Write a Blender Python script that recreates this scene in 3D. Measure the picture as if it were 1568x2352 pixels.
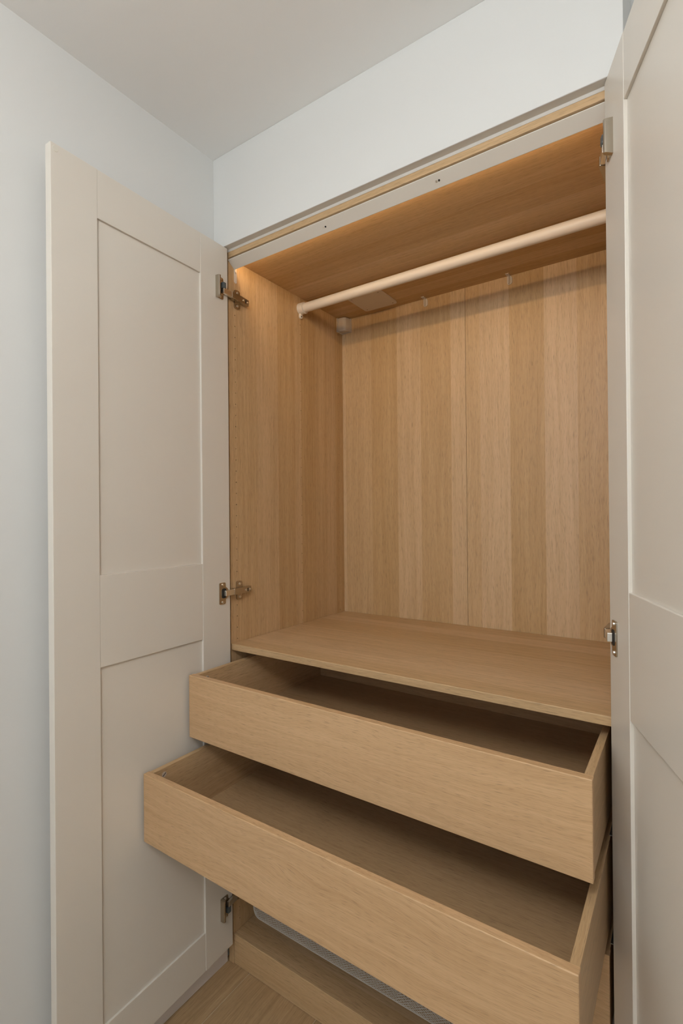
import bpy, bmesh, math, random
from mathutils import Vector, Matrix

# ------------------------------------------------------------------ scene
sc = bpy.context.scene
COL = sc.collection
for o in list(bpy.data.objects):
    bpy.data.objects.remove(o)

# camera (wide lens, almost level, turned to the left)
YAW, PITCH, ROLL = 0.595756, 0.003024, -0.008835
CAM = Vector((1.08556, -0.99711, 1.26133))
F_PX, PX, PY = 1155.35, 791.10, 1180.95
fwd = Vector((-math.sin(YAW) * math.cos(PITCH), math.cos(YAW) * math.cos(PITCH), math.sin(PITCH)))
rgt = Vector((math.cos(YAW), math.sin(YAW), 0))
upv = rgt.cross(fwd)
cr, sr = math.cos(ROLL), math.sin(ROLL)
r2, u2 = cr * rgt + sr * upv, -sr * rgt + cr * upv
cam_d = bpy.data.cameras.new('camera')
cam_d.sensor_fit = 'AUTO'
cam_d.sensor_width = 36.0
cam_d.lens = F_PX * 36.0 / 2352.0
cam_d.shift_x = -(PX - 784.0) / 2352.0
cam_d.shift_y = (PY - 1176.0) / 2352.0
cam_d.clip_start = 0.01
cam = bpy.data.objects.new('camera', cam_d)
COL.objects.link(cam)
m = Matrix((r2, u2, -fwd)).transposed().to_4x4()
m.translation = CAM
cam.matrix_world = m
sc.camera = cam

# daylight: an even overcast sky seen through the window behind the camera
world = bpy.data.worlds.new('overcast_sky')
sc.world = world
world.use_nodes = True
bg = world.node_tree.nodes['Background']
bg.inputs['Color'].default_value = (0.84, 0.94, 1.0, 1)
bg.inputs['Strength'].default_value = 1.55
WIN_X0, WIN_X1, WIN_Z0, WIN_Z1 = 0.15, 2.35, 1.0, 2.18
ROOM_Y, ROOM_X = -3.0, 2.6
pd = bpy.data.lights.new('window_portal', 'AREA')
pd.shape = 'RECTANGLE'
pd.size, pd.size_y = WIN_X1 - WIN_X0, WIN_Z1 - WIN_Z0
pd.cycles.is_portal = True
po = bpy.data.objects.new('window_portal', pd)
COL.objects.link(po)
po.location = ((WIN_X0 + WIN_X1) / 2, ROOM_Y - 0.03, (WIN_Z0 + WIN_Z1) / 2)
po.rotation_euler = (math.radians(90), 0, 0)

vs = sc.view_settings
vs.view_transform = 'Standard'
vs.look = 'None'
vs.exposure = 0.34
vs.gamma = 1.0
vs.use_curve_mapping = False
sc.cycles.use_denoising = True
sc.cycles.max_bounces = 7
sc.cycles.diffuse_bounces = 5
sc.cycles.use_adaptive_sampling = True
sc.cycles.adaptive_threshold = 0.03
sc.cycles.sample_clamp_indirect = 6.0

# ------------------------------------------------------------------ helpers
MW = {}


def empty(name, loc=(0, 0, 0), rz=0.0, parent=None):
    o = bpy.data.objects.new(name, None)
    COL.objects.link(o)
    o.empty_display_size = 0.05
    w = Matrix.Translation(loc) @ Matrix.Rotation(rz, 4, 'Z')
    MW[o.name] = w
    if parent:
        o.parent = parent
        o.matrix_local = MW[parent.name].inverted() @ w
    else:
        o.matrix_local = w
    return o


def obj(name, bm, mat, parent=None, local=False, smooth=False):
    """link a bmesh as one mesh object; its vertices are world coordinates unless local"""
    if parent and not local:
        bmesh.ops.transform(bm, matrix=MW[parent.name].inverted(), verts=bm.verts[:])
    bmesh.ops.recalc_face_normals(bm, faces=bm.faces[:])
    me = bpy.data.meshes.new(name)
    bm.to_mesh(me)
    bm.free()
    me.materials.append(mat)
    if smooth:
        for p in me.polygons:
            p.use_smooth = True
        me.set_sharp_from_angle(angle=math.radians(35))
    o = bpy.data.objects.new(name, me)
    COL.objects.link(o)
    MW[o.name] = MW[parent.name] if parent else Matrix.Identity(4)
    if parent:
        o.parent = parent
    return o


def tag(o, label, cat, group=None):
    o['label'] = label
    o['category'] = cat
    if group:
        o['group'] = group
    return o


def box(bm, x0, x1, y0, y1, z0, z1, bevel=0.0, seg=2):
    b = bmesh.new() if bevel else bm
    v = [b.verts.new((x, y, z)) for x in (x0, x1) for y in (y0, y1) for z in (z0, z1)]
    for f in ((0, 1, 3, 2), (4, 6, 7, 5), (0, 4, 5, 1), (2, 3, 7, 6), (0, 2, 6, 4), (1, 5, 7, 3)):
        b.faces.new([v[i] for i in f])
    if bevel:
        bmesh.ops.bevel(b, geom=b.edges[:], offset=bevel, segments=seg, profile=0.5, affect='EDGES')
        merge(bm, b)
    return bm


def merge(bm, b):
    me = bpy.data.meshes.new('tmp')
    b.to_mesh(me)
    b.free()
    bm.from_mesh(me)
    bpy.data.meshes.remove(me)


def nb(*a, **k):
    return box(bmesh.new(), *a, **k)


def prism(bm, pts, axis, a0, a1, bevel=0.0):
    """extrude a closed 2D outline along an axis; pts are the other two coordinates in xyz order"""
    b = bmesh.new() if bevel else bm

    def P(p, a):
        return {'X': (a, p[0], p[1]), 'Y': (p[0], a, p[1]), 'Z': (p[0], p[1], a)}[axis]
    lo = [b.verts.new(P(p, a0)) for p in pts]
    hi = [b.verts.new(P(p, a1)) for p in pts]
    n = len(pts)
    b.faces.new(lo[::-1])
    b.faces.new(hi)
    for i in range(n):
        b.faces.new((lo[i], lo[(i + 1) % n], hi[(i + 1) % n], hi[i]))
    if bevel:
        bmesh.ops.bevel(b, geom=b.edges[:], offset=bevel, segments=2, profile=0.5, affect='EDGES')
        merge(bm, b)
    return bm


def cyl(bm, c0, c1, r0, r1=None, n=24, cap=True):
    r1 = r0 if r1 is None else r1
    c0, c1 = Vector(c0), Vector(c1)
    d = (c1 - c0).normalized()
    a = d.orthogonal().normalized()
    b = d.cross(a)
    A = [bm.verts.new(c0 + r0 * (math.cos(t) * a + math.sin(t) * b)) for t in [2 * math.pi * i / n for i in range(n)]]
    B = [bm.verts.new(c1 + r1 * (math.cos(t) * a + math.sin(t) * b)) for t in [2 * math.pi * i / n for i in range(n)]]
    for i in range(n):
        bm.faces.new((A[i], A[(i + 1) % n], B[(i + 1) % n], B[i]))
    if cap:
        bm.faces.new(A[::-1])
        bm.faces.new(B)
    return bm


def ring(bm, c0, c1, ri, ro, n=32):
    """a short pipe with wall thickness"""
    c0, c1 = Vector(c0), Vector(c1)
    d = (c1 - c0).normalized()
    a = d.orthogonal().normalized()
    b = d.cross(a)
    L = []
    for c, r in ((c0, ri), (c0, ro), (c1, ro), (c1, ri)):
        L.append([bm.verts.new(c + r * (math.cos(2 * math.pi * i / n) * a + math.sin(2 * math.pi * i / n) * b)) for i in range(n)])
    for k in range(4):
        A, B = L[k], L[(k + 1) % 4]
        for i in range(n):
            bm.faces.new((A[i], A[(i + 1) % n], B[(i + 1) % n], B[i]))
    return bm


def rounded(x0, x1, y0, y1, r, n=5):
    pts = []
    for cx, cy, s in ((x1 - r, y1 - r, 0), (x0 + r, y1 - r, 90), (x0 + r, y0 + r, 180), (x1 - r, y0 + r, 270)):
        for i in range(n + 1):
            t = math.radians(s + 90 * i / n)
            pts.append((cx + r * math.cos(t), cy + r * math.sin(t)))
    return pts


# ------------------------------------------------------------------ materials
def new_mat(name):
    mt = bpy.data.materials.new(name)
    mt.use_nodes = True
    nt = mt.node_tree
    return mt, nt, nt.nodes['Principled BSDF']


def N(nt, t, **k):
    n = nt.nodes.new(t)
    for a, b in k.items():
        setattr(n, a, b)
    return n


def mth(nt, op, a, b=None, c=None):
    n = N(nt, 'ShaderNodeMath', operation=op)
    for i, v in enumerate((a, b, c)):
        if v is None:
            continue
        if isinstance(v, (int, float)):
            n.inputs[i].default_value = v
        else:
            nt.links.new(v, n.inputs[i])
    return n.outputs[0]


def plain(name, col, rough=0.5, metal=0.0, noise=0.02, nscale=40, bump=0.0, bscale=300, spec=0.5):
    mt, nt, p = new_mat(name)
    tc = N(nt, 'ShaderNodeTexCoord')
    no = N(nt, 'ShaderNodeTexNoise')
    no.inputs['Scale'].default_value = nscale
    no.inputs['Detail'].default_value = 4
    nt.links.new(tc.outputs['Object'], no.inputs['Vector'])
    hs = N(nt, 'ShaderNodeHueSaturation')
    hs.inputs['Color'].default_value = (*col, 1)
    nt.links.new(mth(nt, 'MULTIPLY_ADD', no.outputs['Fac'], noise * 2, 1 - noise), hs.inputs['Value'])
    nt.links.new(hs.outputs[0], p.inputs['Base Color'])
    p.inputs['Roughness'].default_value = rough
    p.inputs['Metallic'].default_value = metal
    p.inputs['Specular IOR Level'].default_value = spec
    if bump:
        n2 = N(nt, 'ShaderNodeTexNoise')
        n2.inputs['Scale'].default_value = bscale
        n2.inputs['Detail'].default_value = 3
        nt.links.new(tc.outputs['Object'], n2.inputs['Vector'])
        bp = N(nt, 'ShaderNodeBump')
        bp.inputs['Strength'].default_value = bump
        bp.inputs['Distance'].default_value = 0.001
        nt.links.new(n2.outputs['Fac'], bp.inputs['Height'])
        nt.links.new(bp.outputs[0], p.inputs['Normal'])
    return mt


def oak(name, grain, across, edges=None, light=(0.65, 0.452, 0.258), dark=(0.475, 0.309, 0.153), seed=0.0,
        warp=0.012, rough=0.42, contrast=1.0, rnd=False, pore=0.30):
    """oak foil or board: grain runs along one axis, staves (printed strips) change along another"""
    mt, nt, p = new_mat(name)
    L = nt.links.new
    tc = N(nt, 'ShaderNodeTexCoord')
    sp = N(nt, 'ShaderNodeSeparateXYZ')
    L(tc.outputs['Object'], sp.inputs[0])
    ax = 'XYZ'
    A, G = sp.outputs[ax.index(across)], sp.outputs[ax.index(grain)]
    B = sp.outputs[[i for i in range(3) if ax[i] not in (across, grain)][0]]
    off = None
    if rnd:
        oi = N(nt, 'ShaderNodeObjectInfo')
        off = mth(nt, 'MULTIPLY', oi.outputs['Random'], 17.0)
        G = mth(nt, 'ADD', G, off)
    stave = None
    if edges:
        a0, a1 = edges[0][0], edges[-1][0]
        cr_ = N(nt, 'ShaderNodeValToRGB')
        cr_.color_ramp.interpolation = 'CONSTANT'
        el = cr_.color_ramp.elements
        el[0].position = 0
        el[0].color = (edges[0][1],) * 3 + (1,)
        el[1].position = (edges[1][0] - a0) / (a1 - a0)
        el[1].color = (edges[1][1],) * 3 + (1,)
        for pos, val in edges[2:-1]:
            e = el.new((pos - a0) / (a1 - a0))
            e.color = (val,) * 3 + (1,)
        mr = mth(nt, 'MULTIPLY_ADD', A, 1 / (a1 - a0), -a0 / (a1 - a0))
        L(mr, cr_.inputs[0])
        stave = cr_.outputs[0]
        G = mth(nt, 'MULTIPLY_ADD', stave, 37.0, G)
    # slow drift of the grain lines
    cv = N(nt, 'ShaderNodeCombineXYZ')
    L(mth(nt, 'MULTIPLY', A, 7.0), cv.inputs[0])
    L(mth(nt, 'MULTIPLY', B, 7.0), cv.inputs[1])
    L(mth(nt, 'MULTIPLY_ADD', G, 2.0, seed), cv.inputs[2])
    n0 = N(nt, 'ShaderNodeTexNoise')
    n0.inputs['Scale'].default_value = 1.0
    n0.inputs['Detail'].default_value = 2
    L(cv.outputs[0], n0.inputs['Vector'])
    Aw = mth(nt, 'MULTIPLY_ADD', n0.outputs['Fac'], warp * 2, A)

    def streak(sa, sg, det, ofs):
        c = N(nt, 'ShaderNodeCombineXYZ')
        L(mth(nt, 'MULTIPLY_ADD', Aw, sa, ofs), c.inputs[0])
        L(mth(nt, 'MULTIPLY', B, sa), c.inputs[1])
        L(mth(nt, 'MULTIPLY_ADD', G, sg, seed * 1.7), c.inputs[2])
        n = N(nt, 'ShaderNodeTexNoise')
        n.inputs['Scale'].default_value = 1.0
        n.inputs['Detail'].default_value = det
        n.inputs['Roughness'].default_value = 0.6
        L(c.outputs[0], n.inputs['Vector'])
        return n.outputs['Fac']
    broad = streak(26, 1.1, 3, 3.1)
    mid = streak(130, 2.6, 4, 9.7)
    fine = streak(520, 16, 3, 1.3)
    f = mth(nt, 'MULTIPLY_ADD', broad, 0.8 * contrast, 0.5 - 0.4 * contrast)
    f = mth(nt, 'ADD', f, mth(nt, 'MULTIPLY_ADD', mid, 1.25 * contrast, -0.625 * contrast))
    f = mth(nt, 'ADD', f, mth(nt, 'MULTIPLY_ADD', fine, 1.1 * contrast, -0.55 * contrast))
    fc = N(nt, 'ShaderNodeClamp')
    L(f, fc.inputs[0])
    mx = N(nt, 'ShaderNodeMix', data_type='RGBA')
    mx.inputs[6].default_value = (*dark, 1)
    mx.inputs[7].default_value = (*light, 1)
    L(fc.outputs[0], mx.inputs[0])
    # open pores: short dark dashes
    pr = streak(900, 42, 1, 5.5)
    pm = N(nt, 'ShaderNodeMapRange')
    pm.inputs['From Min'].default_value = 0.56
    pm.inputs['From Max'].default_value = 0.72
    L(pr, pm.inputs['Value'])
    hs = N(nt, 'ShaderNodeHueSaturation')
    L(mx.outputs[2], hs.inputs['Color'])
    val = mth(nt, 'MULTIPLY_ADD', pm.outputs[0], -pore, 1.0)
    if stave:
        val = mth(nt, 'MULTIPLY', val, stave)
        L(mth(nt, 'MULTIPLY_ADD', stave, -0.9, 1.9), hs.inputs['Saturation'])
    if rnd:
        val = mth(nt, 'MULTIPLY', val, mth(nt, 'MULTIPLY_ADD', oi.outputs['Random'], 0.22, 0.89))
    L(val, hs.inputs['Value'])
    L(hs.outputs[0], p.inputs['Base Color'])
    p.inputs['Roughness'].default_value = rough
    p.inputs['Specular IOR Level'].default_value = 0.4
    return mt


M = {}
M['wall'] = plain('white_wall_paint', (0.735, 0.745, 0.735), 0.75, noise=0.008, nscale=3, bump=0.06, bscale=420, spec=0.25)
M['ceiling'] = plain('white_ceiling_paint', (0.90, 0.905, 0.90), 0.85, noise=0.008, nscale=3, bump=0.05, bscale=420, spec=0.2)
M['base'] = plain('white_baseboard_paint', (0.74, 0.70, 0.68), 0.45, noise=0.01, nscale=6)
M['door'] = plain('off_white_foil', (0.745, 0.705, 0.635), 0.34, noise=0.008, nscale=8, bump=0.02, bscale=700)
M['cap'] = plain('off_white_plastic', (0.745, 0.715, 0.63), 0.4, noise=0.01, nscale=50)
M['beige'] = plain('beige_powder_coat', (0.72, 0.655, 0.575), 0.38, noise=0.015, nscale=60)
M['taupe'] = plain('taupe_plastic', (0.60, 0.52, 0.43), 0.42, noise=0.015, nscale=60)
M['nickel'] = plain('nickel_plated_steel', (0.50, 0.445, 0.365), 0.24, 1.0, noise=0.03, nscale=120)
M['bright'] = plain('brushed_steel', (0.86, 0.83, 0.77), 0.30, 1.0, noise=0.04, nscale=160)
M['slide'] = plain('dark_galvanised_steel', (0.26, 0.29, 0.31), 0.4, 1.0, noise=0.08, nscale=200)
M['damper'] = plain('slate_grey_plastic', (0.085, 0.105, 0.115), 0.5, noise=0.03, nscale=120)
M['black'] = plain('painted_recess_shade', (0.02, 0.018, 0.015), 0.6, noise=0.03, nscale=90)  # black painted on as the shade inside recesses, slots and holes
M['mesh'] = plain('pale_coated_mesh', (0.70, 0.66, 0.60), 0.4, noise=0.02, nscale=90)
M['caulk'] = plain('white_caulk', (0.74, 0.73, 0.70), 0.6, noise=0.02, nscale=60)

back_e = [(0.0, 1.05), (0.031, 0.97), (0.142, 0.90), (0.247, 1.03), (0.338, 0.93), (0.448, 1.05), (0.498, 0.98),
          (0.543, 1.06), (0.640, 0.90), (0.740, 1.08), (0.832, 0.955), (0.93, 1.02), (1.0, 1.0)]
side_e = [(0.0, 1.0), (0.030, 0.97), (0.110, 1.02), (0.205, 0.93), (0.290, 1.0), (0.322, 0.90), (0.400, 0.96), (0.465, 0.99),
          (0.522, 0.88), (0.60, 1.0)]
top_e = [(0.0, 1.0), (0.090, 1.0), (0.165, 0.93), (0.255, 1.03), (0.350, 0.86), (0.465, 0.96), (0.520, 0.85), (0.60, 1.0)]
shelf_e = [(-0.01, 0.99), (0.055, 1.05), (0.175, 1.0), (0.30, 0.93), (0.42, 1.04), (0.49, 0.94), (0.60, 1.0)]
M['oak_back'] = oak('oak_foil_back', 'Z', 'X', back_e, seed=2.3, warp=0.020, contrast=0.85)
M['oak_side'] = oak('oak_foil_side', 'Z', 'Y', side_e, seed=7.9)
M['oak_top'] = oak('oak_foil_top', 'X', 'Y', top_e, seed=4.4)
M['oak_shelf'] = oak('oak_foil_shelf', 'X', 'Y', shelf_e, seed=11.2)
M['oak_front'] = oak('oak_foil_drawer_front', 'X', 'Z', None, seed=5.6, warp=0.045, contrast=0.95, rnd=True, pore=0.28,
                      light=(0.62, 0.415, 0.235), dark=(0.45, 0.28, 0.14))
M['oak_dside'] = oak('oak_foil_drawer_side', 'Y', 'Z', None, seed=8.1, warp=0.02, contrast=0.9, rnd=True)
M['oak_dbottom'] = oak('oak_foil_drawer_base', 'X', 'Y', None, seed=1.9, contrast=0.8, rnd=True)
M['oak_plinth'] = oak('oak_foil_plinth', 'X', 'Z', None, seed=3.7, contrast=0.9)
M['floor'] = oak('oak_floor_board', 'Y', 'X', None, seed=14.0, warp=0.03, contrast=1.15, rnd=True, rough=0.5,
                 light=(0.52, 0.36, 0.20), dark=(0.33, 0.215, 0.105))
M['joint'] = plain('floor_slab_joint_glint', (0.70, 0.60, 0.44), 0.7, noise=0.05, nscale=60)  # pale tone paints in the light that plank bevels catch along the joints

led, nt, p_ = new_mat('warm_led_diffuser')
p_.inputs['Base Color'].default_value = (0.9, 0.85, 0.75, 1)
p_.inputs['Emission Color'].default_value = (1.0, 0.74, 0.44, 1)
p_.inputs['Emission Strength'].default_value = 23.0
M['led'] = led
globe, nt, p_ = new_mat('added_light_glow')  # glow of the added globe light, no lamp known here
p_.inputs['Base Color'].default_value = (0.9, 0.9, 0.88, 1)
p_.inputs['Emission Color'].default_value = (1.0, 0.975, 0.95, 1)
p_.inputs['Emission Strength'].default_value = 21.0
M['globe'] = globe

# ------------------------------------------------------------------ the room
CEIL = 2.272
WX = -0.0155          # left wall face
SY = -0.0225          # bulkhead face
SZ = 2.0155           # bulkhead underside


def structure(name, bm, mat):
    o = obj(name, bm, mat)
    o['kind'] = 'structure'
    return o


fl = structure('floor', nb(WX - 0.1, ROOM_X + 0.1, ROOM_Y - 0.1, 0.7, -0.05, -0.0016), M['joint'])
PW = 0.230
rng = random.Random(4)
k = -1
x = 0.077 - PW
while x < ROOM_X:
    y1 = 0.69
    y0 = y1 - rng.uniform(1.0, 2.0)
    while y1 > ROOM_Y:
        xa, xb = max(x, WX) + 0.0007, min(x + PW, ROOM_X) - 0.0007
        ya = max(y0, ROOM_Y) + 0.0006
        obj('plank', nb(xa, xb, ya, y1 - 0.0006, -0.012, 0.0, bevel=0.0011, seg=1), M['floor'], fl)
        y1, y0 = y0, y0 - 1.9
    x += PW

structure('ceiling', nb(WX - 0.1, ROOM_X + 0.1, ROOM_Y - 0.1, 0.7, CEIL, CEIL + 0.1), M['ceiling'])
structure('wall_left', nb(WX - 0.1, WX, ROOM_Y - 0.1, 0.7, -0.05, CEIL), M['wall'])
structure('wall_right', nb(ROOM_X, ROOM_X + 0.1, ROOM_Y - 0.1, 0.7, -0.05, CEIL), M['wall'])
structure('wall_back', nb(WX, 1.005, 0.605, 0.7, -0.05, CEIL), M['wall'])
bulk = structure('wall_bulkhead', nb(WX, 1.005, SY, 0.605, SZ, CEIL, bevel=0.0015), M['wall'])
structure('wall_recess', nb(1.005, ROOM_X, 0.13, 0.7, -0.05, CEIL), M['wall'])
b = bmesh.new()
box(b, WX, WIN_X0, ROOM_Y - 0.1, ROOM_Y, -0.05, CEIL)
box(b, WIN_X1, ROOM_X, ROOM_Y - 0.1, ROOM_Y, -0.05, CEIL)
box(b, WIN_X0, WIN_X1, ROOM_Y - 0.1, ROOM_Y, -0.05, WIN_Z0)
box(b, WIN_X0, WIN_X1, ROOM_Y - 0.1, ROOM_Y, WIN_Z1, CEIL)
structure('wall_front', b, M['wall'])
b = bmesh.new()
for a0, a1, c0, c1 in ((WIN_X0, WIN_X0 + 0.05, WIN_Z0, WIN_Z1), (WIN_X1 - 0.05, WIN_X1, WIN_Z0, WIN_Z1),
                       (WIN_X0, WIN_X1, WIN_Z0, WIN_Z0 + 0.05), (WIN_X0, WIN_X1, WIN_Z1 - 0.05, WIN_Z1),
                       (1.225, 1.275, WIN_Z0, WIN_Z1)):
    box(b, a0, a1, ROOM_Y - 0.09, ROOM_Y - 0.04, c0, c1)
structure('window_1', b, M['base'])
structure('baseboard_left', nb(WX, -0.0008, ROOM_Y, -0.0035, 0.0, 0.07, bevel=0.002), M['base'])
b = bmesh.new()
prism(b, [(-0.0040, SZ + 0.001), (-0.0015, SZ - 0.0028), (0.0, SZ - 0.0045), (0.004, SZ - 0.0045), (0.004, SZ + 0.001)], 'X', 0.0, 1.0)
structure('trim_1', b, M['caulk'])

# ------------------------------------------------------------------ the wardrobe
W = 0.018
WW, HT, DEP = 1.0, 2.0111, 0.5719
ZT, ZB, ZS = 1.9955, 0.0839, 0.9026
wr = empty('wardrobe', (0, 0, 0))
tag(wr, 'open two-door wardrobe with oak interior and off-white panelled doors, built under the white bulkhead', 'wardrobe')

HOLE_Z0 = 1.9041 + 0.032


def side_panel(x_in, x_out):
    """side panel with three columns of real shelf-pin holes drilled into its inner face"""
    bm = bmesh.new()
    sgn = 1 if x_out > x_in else -1
    cols = (0.0245, 0.3214, 0.5433)
    cw, R, DPT = 0.010, 0.0018, 0.008
    zs = [HOLE_Z0 - 0.032 * i for i in range(0, 58)]
    zs = [z for z in zs if z > ZB + 0.02]
    zlo, zhi = zs[-1] - 0.016, zs[0] + 0.016

    def quad(y0, y1, z0, z1):
        bm.faces.new([bm.verts.new((x_in, y, z)) for y, z in ((y0, z0), (y1, z0), (y1, z1), (y0, z1))])
    ys = [0.0]
    for c in cols:
        ys += [c - cw / 2, c + cw / 2]
    ys.append(0.59)
    quad(0.0, 0.59, zhi, HT)
    quad(0.0, 0.59, 0.0, zlo)
    for i in range(0, len(ys), 2):
        quad(ys[i], ys[i + 1], zlo, zhi)
    for c in cols:
        for z in zs:
            sq = [bm.verts.new((x_in, c + a * cw / 2, z + b_ * 0.016)) for a, b_ in ((1, -1), (1, 1), (-1, 1), (-1, -1))]
            oc = [(c + R * math.cos(math.radians(t)), z + R * math.sin(math.radians(t))) for t in range(-45 - 0, 315, 45)]
            o1 = [bm.verts.new((x_in, *q)) for q in oc]
            o2 = [bm.verts.new((x_in + sgn * DPT, *q)) for q in oc]
            for k in range(4):
                a, b_ = sq[k], sq[(k + 1) % 4]
                bm.faces.new((a, b_, o1[(2 * k + 2) % 8], o1[2 * k + 1]))
                bm.faces.new((a, o1[2 * k + 1], o1[2 * k]))
            for k in range(8):
                bm.faces.new((o1[k], o1[(k + 1) % 8], o2[(k + 1) % 8], o2[k]))
            bm.faces.new(o2)
    # the other five faces
    lo, hi = (x_in, x_out)
    e = 0.0
    v = {(a, y, z): bm.verts.new((a, y, z)) for a in (lo, hi) for y in (0.0, 0.59) for z in (0.0, HT)}
    bm.faces.new([v[hi, 0.0, 0.0], v[hi, 0.59, 0.0], v[hi, 0.59, HT], v[hi, 0.0, HT]])
    bm.faces.new([v[lo, 0.0, 0.0], v[hi, 0.0, 0.0], v[hi, 0.0, HT], v[lo, 0.0, HT]])
    bm.faces.new([v[lo, 0.59, 0.0], v[hi, 0.59, 0.0], v[hi, 0.59, HT], v[lo, 0.59, HT]])
    bm.faces.new([v[lo, 0.0, 0.0], v[hi, 0.0, 0.0], v[hi, 0.59, 0.0], v[lo, 0.59, 0.0]])
    bm.faces.new([v[lo, 0.0, HT], v[hi, 0.0, HT], v[hi, 0.59, HT], v[lo, 0.59, HT]])
    return bm


obj('side_panel', side_panel(W, 0.0), M['oak_side'], wr)
obj('side_panel', side_panel(WW - W, WW), M['oak_side'], wr)
XI0, XI1 = W + 0.0002, WW - W - 0.0002
obj('top_panel', nb(XI0, XI1, 0.0, 0.59, ZT, HT, bevel=0.0012), M['oak_top'], wr)
obj('bottom_panel', nb(XI0, XI1, 0.0005, 0.59, ZB - 0.018, ZB, bevel=0.0014), M['oak_shelf'], wr)
obj('plinth', nb(XI0 + 0.0008, XI1 - 0.0008, 0.0012, 0.019, 0.001, ZB - 0.0182, bevel=0.0008), M['oak_plinth'], wr)
obj('back_panel', nb(XI0, 0.4994, DEP, DEP + 0.004, ZB, ZT), M['oak_back'], wr)
obj('back_panel', nb(0.5006, XI1, DEP, DEP + 0.004, ZB, ZT), M['oak_back'], wr)
obj('shelf', nb(XI0 + 0.0008, XI1 - 0.0008, -0.0005, DEP - 0.001, ZS - 0.018, ZS, bevel=0.0016, seg=3), M['oak_shelf'], wr)
for xs, sx in ((W, 1), (WW - W, -1)):
    for yy in (0.0245, 0.5433):
        obj('shelf_pin', cyl(bmesh.new(), (xs, yy, ZS - 0.0205), (xs + sx * 0.007, yy, ZS - 0.0205), 0.0025, n=10), M['nickel'], wr)

# small taupe clips that hold the back panel under the top panel
for cx in (0.3605, 0.642):
    b = bmesh.new()
    prism(b, [(cx - 0.006, ZT), (cx + 0.004, ZT), (cx + 0.0095, ZT - 0.008), (cx + 0.0095, ZT - 0.023), (cx + 0.006, ZT - 0.027),
              (cx - 0.003, ZT - 0.028), (cx - 0.006, ZT - 0.022)], 'Y', DEP - 0.0025, DEP - 0.0002)
    box(b, cx - 0.0008, cx + 0.0012, DEP - 0.008, DEP - 0.002, ZT - 0.026, ZT - 0.001)
    box(b, cx - 0.006, cx + 0.004, DEP - 0.022, DEP - 0.001, ZT - 0.0018, ZT - 0.0002)
    obj('panel_clip', b, M['taupe'], wr)

# ---- drawers
DR_H, DR_L = 0.157, 0.56


def drawer(x0, x1, yf, z0):
    d = empty('drawer', (x0, yf, z0), 0, wr)
    z1 = z0 + DR_H
    obj('drawer_front', nb(x0, x1, yf, yf + 0.0165, z0, z1, bevel=0.0016, seg=3), M['oak_front'], d)
    for s0, s1 in ((x0 + 0.0012, x0 + 0.0142), (x1 - 0.0142, x1 - 0.0012)):
        obj('drawer_side', nb(s0, s1, yf + 0.0168, yf + DR_L, z0 + 0.004, z1 - 0.0015, bevel=0.0008), M['oak_dside'], d)
    obj('drawer_back', nb(x0 + 0.0145, x1 - 0.0145, yf + DR_L - 0.025, yf + DR_L - 0.012, z0 + 0.004, z1 - 0.004, bevel=0.0008), M['oak_front'], d)
    obj('drawer_base', nb(x0 + 0.0145, x1 - 0.0145, yf + 0.0168, yf + DR_L - 0.0252, z0 + 0.013, z0 + 0.0175), M['oak_dbottom'], d)
    for xs, sx in ((x0 + 0.0142, 1), (x1 - 0.0142, -1)):
        b = bmesh.new()
        yc, zc = yf + 0.046, z1 - 0.017
        cyl(b, (xs - sx * 0.001, yc, zc), (xs + sx * 0.0007, yc, zc), 0.0062, n=24)
        q = obj('cam_lock', b, M['taupe'], d)
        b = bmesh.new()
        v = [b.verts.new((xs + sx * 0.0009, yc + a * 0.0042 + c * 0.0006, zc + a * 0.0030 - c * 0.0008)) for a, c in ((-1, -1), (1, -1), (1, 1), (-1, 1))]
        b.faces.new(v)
        obj('cam_lock_slot_shade', b, M['black'], d)  # flat black sliver paints the shade of the slot
    return d


drawer(0.0375, 0.9657, -0.1625, 0.7028)
drawer(0.0410, 0.9668, -0.2960, 0.5108)
drawer(0.0400, 0.9668, 0.0030, 0.3190)
for z0 in (0.7028, 0.5108, 0.3190):
    for xa, xb in ((W + 0.0006, 0.0355), (0.9684, WW - W - 0.0006)):
        b = bmesh.new()
        box(b, xa, xb, 0.004, 0.54, z0 - 0.013, z0 - 0.0115)
        xm = xa if xa < 0.5 else xb - 0.0015
        box(b, xm, xm + 0.0015, 0.004, 0.54, z0 - 0.0115, z0 + 0.022)
        obj('drawer_runner', b, M['slide'], wr)

# ---- doors
DZ0, DZ1 = 0.0655, 2.0143
D_W, D_T, ST = 0.4845, 0.0197, 0.0982


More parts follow.
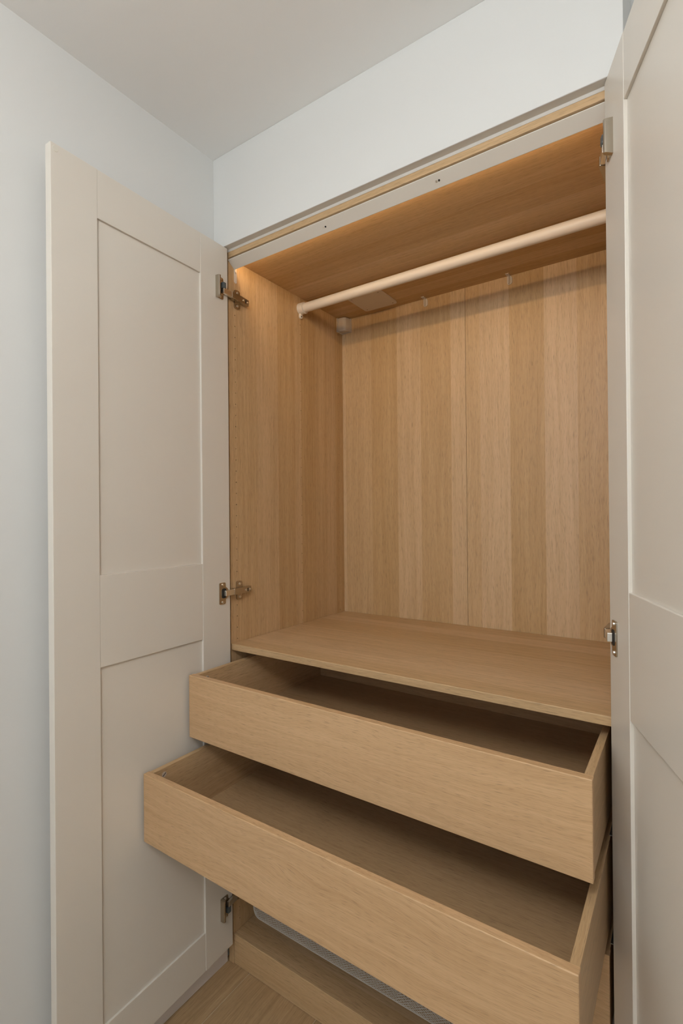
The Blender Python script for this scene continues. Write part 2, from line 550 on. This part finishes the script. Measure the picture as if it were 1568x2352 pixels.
def door(name, loc, rz, mirror):
    """local frame: +X from the hinge edge to the free edge, +Y the inner face normal, inner face at y=0"""
    d = empty(name, (*loc, 0.0), rz, wr)
    s = -1 if mirror else 1

    def B(u0, u1, n0, n1, z0, z1, bv):
        a, b_ = (s * u0, s * u1) if s > 0 else (s * u1, s * u0)
        return nb(a, b_, n0, n1, z0, z1, bevel=bv)
    for u0, u1 in ((0, ST), (D_W - ST, D_W)):
        obj('stile', B(u0, u1, -D_T, 0, DZ0, DZ1, 0.0009), M['door'], d, local=True)
    for z0, z1 in ((DZ0, 0.1655), (0.9382, 1.1374), (1.9085, DZ1)):
        obj('rail', B(ST + 0.0001, D_W - ST - 0.0001, -D_T + 0.0006, -0.0006, z0, z1, 0.0008), M['door'], d, local=True)
    for z0, z1 in ((0.1657, 0.9380), (1.1376, 1.9083)):
        obj('door_panel', B(ST + 0.0001, D_W - ST - 0.0001, -D_T + 0.0055, -0.0055, z0, z1, 0.0), M['door'], d, local=True)
    b = bmesh.new()
    cyl(b, (s * (D_W - 0.0095), -0.0002, DZ1 - 0.0105), (s * (D_W - 0.0095), 0.0007, DZ1 - 0.0105), 0.0062, 0.0056, n=28)
    obj('bumper_pad', b, M['cap'], d, local=True)
    return d


LA = Vector((0.0265, -0.0104))
L_ANG = math.atan2(-0.4947 + 0.0105, 0.0450 - 0.0266)           # hinge edge -> free edge
RA = Vector((0.9742, -0.0086))
R_DIR = Vector((1.0303 - 0.9734, -0.1453 + 0.0022)).normalized()
door('door', LA, L_ANG, False)
door('door', RA, math.atan2(-R_DIR.y, -R_DIR.x), True)


# ---- hinges: plate on the door, arm, mounting plate on the side panel
def hinge(z, left, damper, flip):
    if left:
        u = Vector((math.cos(L_ANG), math.sin(L_ANG)))
        n = Vector((-u.y, u.x))
        A0, xs, sx = LA, W, 1
    else:
        u = R_DIR
        n = Vector((u.y, -u.x))
        A0, xs, sx = RA, WW - W, -1
    fz = -1 if flip else 1

    def T(uu, nn, zz):
        q = A0 + u * uu + n * nn
        return Vector((q.x, q.y, z + fz * zz))

    def slab(outline, n0, n1, bv=0.0):
        bb = bmesh.new()
        prism(bb, outline, 'Y', n0, n1, bevel=bv)
        for v in bb.verts:
            v.co = T(v.co.x, v.co.y, v.co.z)
        return bb
    root = empty('hinge', T(0.03, 0, 0), 0, wr)
    # plate with the round cup bulge
    out = []
    for cx, cz, s0 in ((0.038, 0.0265, 0), (0.0225, 0.0265, 90)):
        for i in range(5):
            t = math.radians(s0 + 90 * i / 4)
            out.append((cx + 0.0035 * math.cos(t), cz + 0.0032 * math.sin(t)))
    for i in range(13):
        t = math.radians(112 + 136 * i / 12)
        out.append((0.0245 + 0.0178 * math.cos(t), 0.0178 * math.sin(t)))
    for cx, cz, s0 in ((0.0225, -0.0265, 180), (0.038, -0.0265, 270)):
        for i in range(5):
            t = math.radians(s0 + 90 * i / 4)
            out.append((cx + 0.0035 * math.cos(t), cz + 0.0032 * math.sin(t)))
    obj('cup_plate', slab(out, -0.0003, 0.0022), M['nickel'], root, smooth=True)
    obj('cup_shade_patch', slab(rounded(0.0165, 0.0335, -0.0135, 0.0135, 0.006), 0.0018, 0.0026), M['black'], root)  # no recess is cut, a raised black patch paints its shade
    for zz in (0.0242, -0.0242):
        bb = bmesh.new()
        cyl(bb, T(0.030, 0.001, zz), T(0.030, 0.0042, zz), 0.0040, 0.0030, n=16)
        obj('screw', bb, M['bright'], root, smooth=True)
    za = 0.0
    if damper:
        za = -0.0065
        prof = [(0.0455, 0.0), (0.0455, 0.0105), (0.0448, 0.0128), (0.0430, 0.0142), (0.0405, 0.0142), (0.0385, 0.0130), (0.0375, 0.0105), (0.0375, 0.0)]
        bb = bmesh.new()
        lo = [bb.verts.new(T(a, b_, -0.0300 + 0.0035 * b_ / 0.0142)) for a, b_ in prof]
        hi = [bb.verts.new(T(a, b_, 0.0300 - 0.001 * b_ / 0.0142)) for a, b_ in prof]
        bb.faces.new(lo[::-1])
        bb.faces.new(hi)
        for i in range(len(prof)):
            bb.faces.new((lo[i], lo[(i + 1) % len(prof)], hi[(i + 1) % len(prof)], hi[i]))
        obj('damper_housing', bb, M['nickel'], root, smooth=True)
        bb = bmesh.new()
        box(bb, 0.0175, 0.0285, 0.002, 0.0125, -0.0005, 0.0155, bevel=0.001)
        for v in bb.verts:
            v.co = T(v.co.x, v.co.y, v.co.z)
        obj('damper', bb, M['damper'], root)
    # bright arm between door and frame
    z_arm = z + fz * za
    p0 = A0 + u * 0.026 + n * 0.0075
    xa = xs + sx * 0.0135
    p1 = Vector((xa, 0.002))
    d = (p1 - p0).normalized()
    w = Vector((-d.y, d.x)) * 0.0042
    bb = bmesh.new()
    prism(bb, [tuple(q) for q in (p0 - w, p1 - w, p1 + w, p0 + w)], 'Z', z_arm - 0.0076, z_arm + 0.0076, bevel=0.0010)
    obj('hinge_arm', bb, M['bright'], root)
    # mounting arm on the side panel, a tapered channel
    bb = bmesh.new()
    pr = [(xs + sx * 0.0022, 0.004), (xs + sx * 0.0168, -0.004), (xs + sx * 0.0190, -0.001), (xs + sx * 0.0160, 0.045),
          (xs + sx * 0.0125, 0.069), (xs + sx * 0.0022, 0.069)]
    prism(bb, pr, 'Z', z_arm - 0.0088, z_arm + 0.0088, bevel=0.0010)
    obj('mounting_arm', bb, M['nickel'], root)
    bb = bmesh.new()
    prism(bb, rounded(0.0200, 0.0400, z_arm - 0.0265, z_arm + 0.0265, 0.004), 'X', *sorted((xs + sx * 0.0001, xs + sx * 0.0050)), bevel=0.0008)
    obj('mounting_plate', bb, M['nickel'], root)
    for zz in (-0.0188, 0.0188):
        bb = bmesh.new()
        cyl(bb, (xs + sx * 0.004, 0.031, z_arm + zz), (xs + sx * 0.0068, 0.031, z_arm + zz), 0.0045, 0.0034, n=16)
        obj('screw', bb, M['bright'], root, smooth=True)
    for yy, xo in ((0.0445, 0.0155), (0.0625, 0.0130)):
        bb = bmesh.new()
        cyl(bb, (xs + sx * (xo - 0.003), yy, z_arm), (xs + sx * (xo + 0.0020), yy, z_arm), 0.0034, 0.0028, n=14)
        obj('screw', bb, M['bright'], root, smooth=True)
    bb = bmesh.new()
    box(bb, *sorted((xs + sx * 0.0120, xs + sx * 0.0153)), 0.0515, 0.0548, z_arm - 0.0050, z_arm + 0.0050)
    obj('adjustment_slot_shade', bb, M['black'], root)  # black block painted as the dark inside the slot
    return root


for left in (True, False):
    hinge(1.8925, left, True, False)
    hinge(1.0500, left, False, False)
    hinge(0.1890, left, True, True)

# ------------------------------------------------------------------ lamp strip under the top panel
ls = empty('light_strip', (0.5, 0.012, 1.9700))
tag(ls, 'long slim off-white light strip glowing warm behind its cover, fixed under the wardrobe top', 'lamp')
LX0, LX1 = W + 0.0006, WW - W - 0.0006
b = bmesh.new()
prism(b, [(-0.0004, 1.9897), (-0.0006, 1.9885), (0.0226, 1.9706), (0.0240, 1.9708), (0.0246, 1.9722), (0.0222, 1.9760), (0.0150, 1.9800),
          (0.0150, 1.9950), (0.0060, 1.9950), (0.0060, 1.9868), (0.0008, 1.9902)], 'X', LX0, LX1)
obj('strip_cover', b, M['door'], ls)
obj('diffuser', nb(LX0 + 0.025, LX1 - 0.025, 0.0151, 0.0175, 1.9860, 1.9950), M['led'], ls)
for xs, sx in ((W, 1), (WW - W, -1)):
    b = bmesh.new()
    pts = [(0.0220, 1.9850), (0.0220, 1.9375)]
    for i in range(1, 8):
        t = math.radians(180 + 180 * i / 8)
        pts.append((0.0270 + 0.0050 * math.cos(t), 1.9375 + 0.0050 * math.sin(t)))
    pts += [(0.0320, 1.9375), (0.0320, 1.9850)]
    prism(b, pts, 'X', *sorted((xs + sx * 0.0001, xs + sx * 0.0016)))
    obj('bracket', b, M['beige'], ls)
    b = bmesh.new()
    cyl(b, (xs + sx * 0.001, 0.0270, 1.9625), (xs + sx * 0.0026, 0.0270, 1.9625), 0.0027, 0.0020, n=14)
    obj('screw', b, M['bright'], ls, smooth=True)
nrm = Vector((0, -0.61, -0.79))
for sx_ in (0.349, 0.651):
    c = Vector((sx_, 0.0116, 1.9791))
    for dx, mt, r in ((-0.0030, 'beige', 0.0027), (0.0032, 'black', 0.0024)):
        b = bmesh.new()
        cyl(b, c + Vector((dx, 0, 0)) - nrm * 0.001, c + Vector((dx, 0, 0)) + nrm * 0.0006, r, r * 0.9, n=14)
        obj('screw' if mt == 'beige' else 'screw_hole_shade', b, M['bright' if mt == 'beige' else mt], ls, smooth=True)  # the black disc paints the shade of a hole

# ------------------------------------------------------------------ clothes rail
RY, RZ, RR = 0.3214, 1.9570, 0.0150
rl = empty('clothes_rail', (0.5, RY, RZ))
tag(rl, 'beige tubular clothes rail spanning the wardrobe between two screwed end brackets', 'clothes rail')
b = bmesh.new()
cyl(b, (W + 0.003, RY, RZ), (WW - W - 0.003, RY, RZ), RR, n=48)
obj('rail_tube', b, M['beige'], rl, smooth=True)
for xs, sx in ((W, 1), (WW - W, -1)):
    b = bmesh.new()
    ring(b, (xs + sx * 0.0002, RY, RZ), (xs + sx * 0.0215, RY, RZ), RR + 0.0002, RR + 0.0036, n=40)
    zc = RZ - 0.0262
    pts = []
    for i in range(0, 13):
        t = math.radians(180 + 180 * i / 12)
        pts.append((RY + 0.0068 * math.cos(t), zc + 0.0068 * math.sin(t)))
    pts += [(RY + 0.0068, RZ - RR - 0.001), (RY - 0.0068, RZ - RR - 0.001)]
    prism(b, pts, 'X', *sorted((xs + sx * 0.0002, xs + sx * 0.0062)), bevel=0.0008)
    obj('end_bracket', b, M['beige'], rl, smooth=True)
    b = bmesh.new()
    cyl(b, (xs + sx * 0.005, RY, zc), (xs + sx * 0.0066, RY, zc), 0.0030, 0.0026, n=14)
    obj('screw', b, M['nickel'], rl, smooth=True)

# ------------------------------------------------------------------ taupe cover plate and corner box
cp = empty('cover_plate', (0.209, 0.477, ZT - 0.005))
tag(cp, 'flat square taupe cover plate with four screws on the underside of the wardrobe top', 'cover plate')
b = bmesh.new()
prism(b, rounded(0.1460, 0.2720, 0.4145, 0.5385, 0.007), 'Z', ZT - 0.0050, ZT - 0.0001, bevel=0.0016)
obj('plate', b, M['taupe'], cp)
for xx in (0.158, 0.260):
    for yy in (0.4265, 0.5265):
        b = bmesh.new()
        cyl(b, (xx, yy, ZT - 0.0045), (xx, yy, ZT - 0.0056), 0.0026, 0.0020, n=12)
        obj('screw', b, M['nickel'], cp, smooth=True)
cb = empty('corner_bracket', (0.035, 0.555, 1.9435))
tag(cb, 'small boxy taupe plastic bracket in the upper back corner of the wardrobe', 'bracket')
b = bmesh.new()
prism(b, [(W + 0.0002, 0.5352), (W + 0.0040, 0.5352), (W + 0.0040, 0.5680), (0.0612, 0.5680), (0.0612, DEP - 0.0003), (W + 0.0002, DEP - 0.0003)],
      'Z', 1.9440, ZT - 0.0003)
obj('bracket_back', b, M['taupe'], cb)
b = bmesh.new()
out = [(W + 0.0045, 0.5375), (0.0420, 0.5335 + 0.0050), (0.0490, 0.5405), (0.0535, 0.5450), (0.0600, 0.5678), (W + 0.0045, 0.5678)]
prism(b, out, 'Z', 1.9452, ZT - 0.0015, bevel=0.0010)
obj('bracket_cover', b, M['taupe'], cb, smooth=True)

# ------------------------------------------------------------------ mesh basket
BX0, BX1, BY0, BY1, BZ0, BZ1 = 0.072, 0.928, 0.004, 0.540, 0.145, 0.292
bk = empty('mesh_basket', (0.5, 0.28, BZ0))
tag(bk, 'pale wire mesh basket with rounded corners above the wardrobe bottom', 'basket')


def lattice(path, w0, w1, cell_a, cell_b, place, t):
    """expanded-metal lattice over a developed strip: path parameter a, cross parameter b"""
    bm = bmesh.new()
    na, nb_ = max(1, round(path / cell_a)), max(1, round((w1 - w0) / cell_b))
    da, db = path / na, (w1 - w0) / nb_
    V = {}

    def vert(i, j):
        if (i, j) not in V:
            V[i, j] = bm.verts.new(place(i * da / 2, w0 + j * db / 2))
        return V[i, j]
    for i in range(0, 2 * na + 1):
        for j in range(0, 2 * nb_ + 1):
            if (i + j) % 2 == 0 and 0 < i < 2 * na and 0 < j < 2 * nb_:
                pass
    # diamonds centred where i+j is odd
    for i in range(1, 2 * na):
        for j in range(1, 2 * nb_):
            if (i + j) % 2 == 1:
                bm.faces.new((vert(i - 1, j), vert(i, j - 1), vert(i + 1, j), vert(i, j + 1)))
    bm.normal_update()
    bmesh.ops.wireframe(bm, faces=bm.faces[:], thickness=t, use_replace=True, use_boundary=True,
                        use_even_offset=False, use_relative_offset=False)
    return bm


RC, SL = 0.018, 0.012     # bottom fold radius, slope of the walls


def front_profile(yb, sgn):
    """front/back wall folding up from the bottom: (b) -> (y offset, z)"""
    def place(a, b_):
        arc = RC * math.pi / 2
        if b_ < arc:
            t = b_ / RC
            return yb + sgn * (RC - RC * math.sin(t)), BZ0 + RC - RC * math.cos(t)
        return yb - sgn * SL * (b_ - arc) / (BZ1 - BZ0), BZ0 + RC + (b_ - arc)
    return place


wall_len = RC * math.pi / 2 + (BZ1 - BZ0 - RC)
bxa, bxb, bya, byb = BX0 + 0.014, BX1 - 0.014, BY0 + SL * 0.6, BY1 - SL * 0.6
pl = bmesh.new()


def corner_lift(xx, zz):
    """round the lower left and right corners of the front and back walls"""
    return xx, zz


for yb, sg in ((bya, 1), (byb, -1)):
    pf = front_profile(yb, sg)

    def place(a, b_, pf=pf):
        yy, zz = pf(a, b_)
        xx = bxa + a
        e = min(xx - bxa, bxb - xx)
        if e < RC:
            zz = zz + (RC - math.sqrt(max(0.0, RC * RC - (RC - e) ** 2))) * max(0.0, 1 - (zz - BZ0) / 0.10)
        return (xx, yy, zz)
    merge(pl, lattice(bxb - bxa, 0.0, wall_len, 0.0088, 0.0060, place, 0.0011))
for xb, sg in ((bxa, 1), (bxb, -1)):
    pf = front_profile(xb, sg)

    def place2(a, b_, pf=pf):
        xx, zz = pf(a, b_)
        return (xx, bya + RC + a, zz)
    merge(pl, lattice(byb - bya - 2 * RC, 0.0, wall_len, 0.0088, 0.0060, place2, 0.0011))
merge(pl, lattice(bxb - bxa - 2 * RC, bya + RC, byb - RC, 0.011, 0.008, lambda a, b_: (bxa + RC + a, b_, BZ0), 0.0011))
o = obj('wire_mesh', pl, M['mesh'], bk)
o['kind'] = 'stuff'
b = bmesh.new()
for y0, y1, x0, x1 in ((BY0 - 0.001, BY0 + 0.011, BX0, BX1), (BY1 - 0.011, BY1 + 0.001, BX0, BX1),
                       (BY0, BY1, BX0 - 0.004, BX0 + 0.012), (BY0, BY1, BX1 - 0.012, BX1 + 0.004)):
    box(b, x0, x1, y0, y1, BZ1 - 0.006, BZ1 + 0.003, bevel=0.0015)
obj('rim', b, M['mesh'], bk)
for xa, xb in ((W + 0.0006, BX0 + 0.004), (BX1 - 0.004, WW - W - 0.0006)):
    obj('basket_runner', nb(xa, xb, 0.012, 0.545, BZ1 - 0.016, BZ1 - 0.0065), M['mesh'], bk)

# ------------------------------------------------------------------ globe light added to brighten the room (unseen, behind the camera)
LPX, LPY, LPZ, LPR = 0.97, -1.46, 1.99, 0.16
cl = empty('added_room_light', (LPX, LPY, LPZ - LPR))
tag(cl, 'added white globe light, unseen behind the view, that brightens the room', 'lamp')
b = bmesh.new()
bmesh.ops.create_uvsphere(b, u_segments=32, v_segments=20, radius=LPR, matrix=Matrix.Translation((LPX, LPY, LPZ)))
obj('globe', b, M['globe'], cl, smooth=True)
b = bmesh.new()
cyl(b, (LPX, LPY, LPZ + LPR - 0.004), (LPX, LPY, CEIL - 0.018), 0.006, n=12)
obj('added_light_stem', b, M['base'], cl, smooth=True)
b = bmesh.new()
cyl(b, (LPX, LPY, CEIL - 0.02), (LPX, LPY, CEIL - 0.0005), 0.05, n=32)
obj('added_light_rose', b, M['base'], cl, smooth=True)
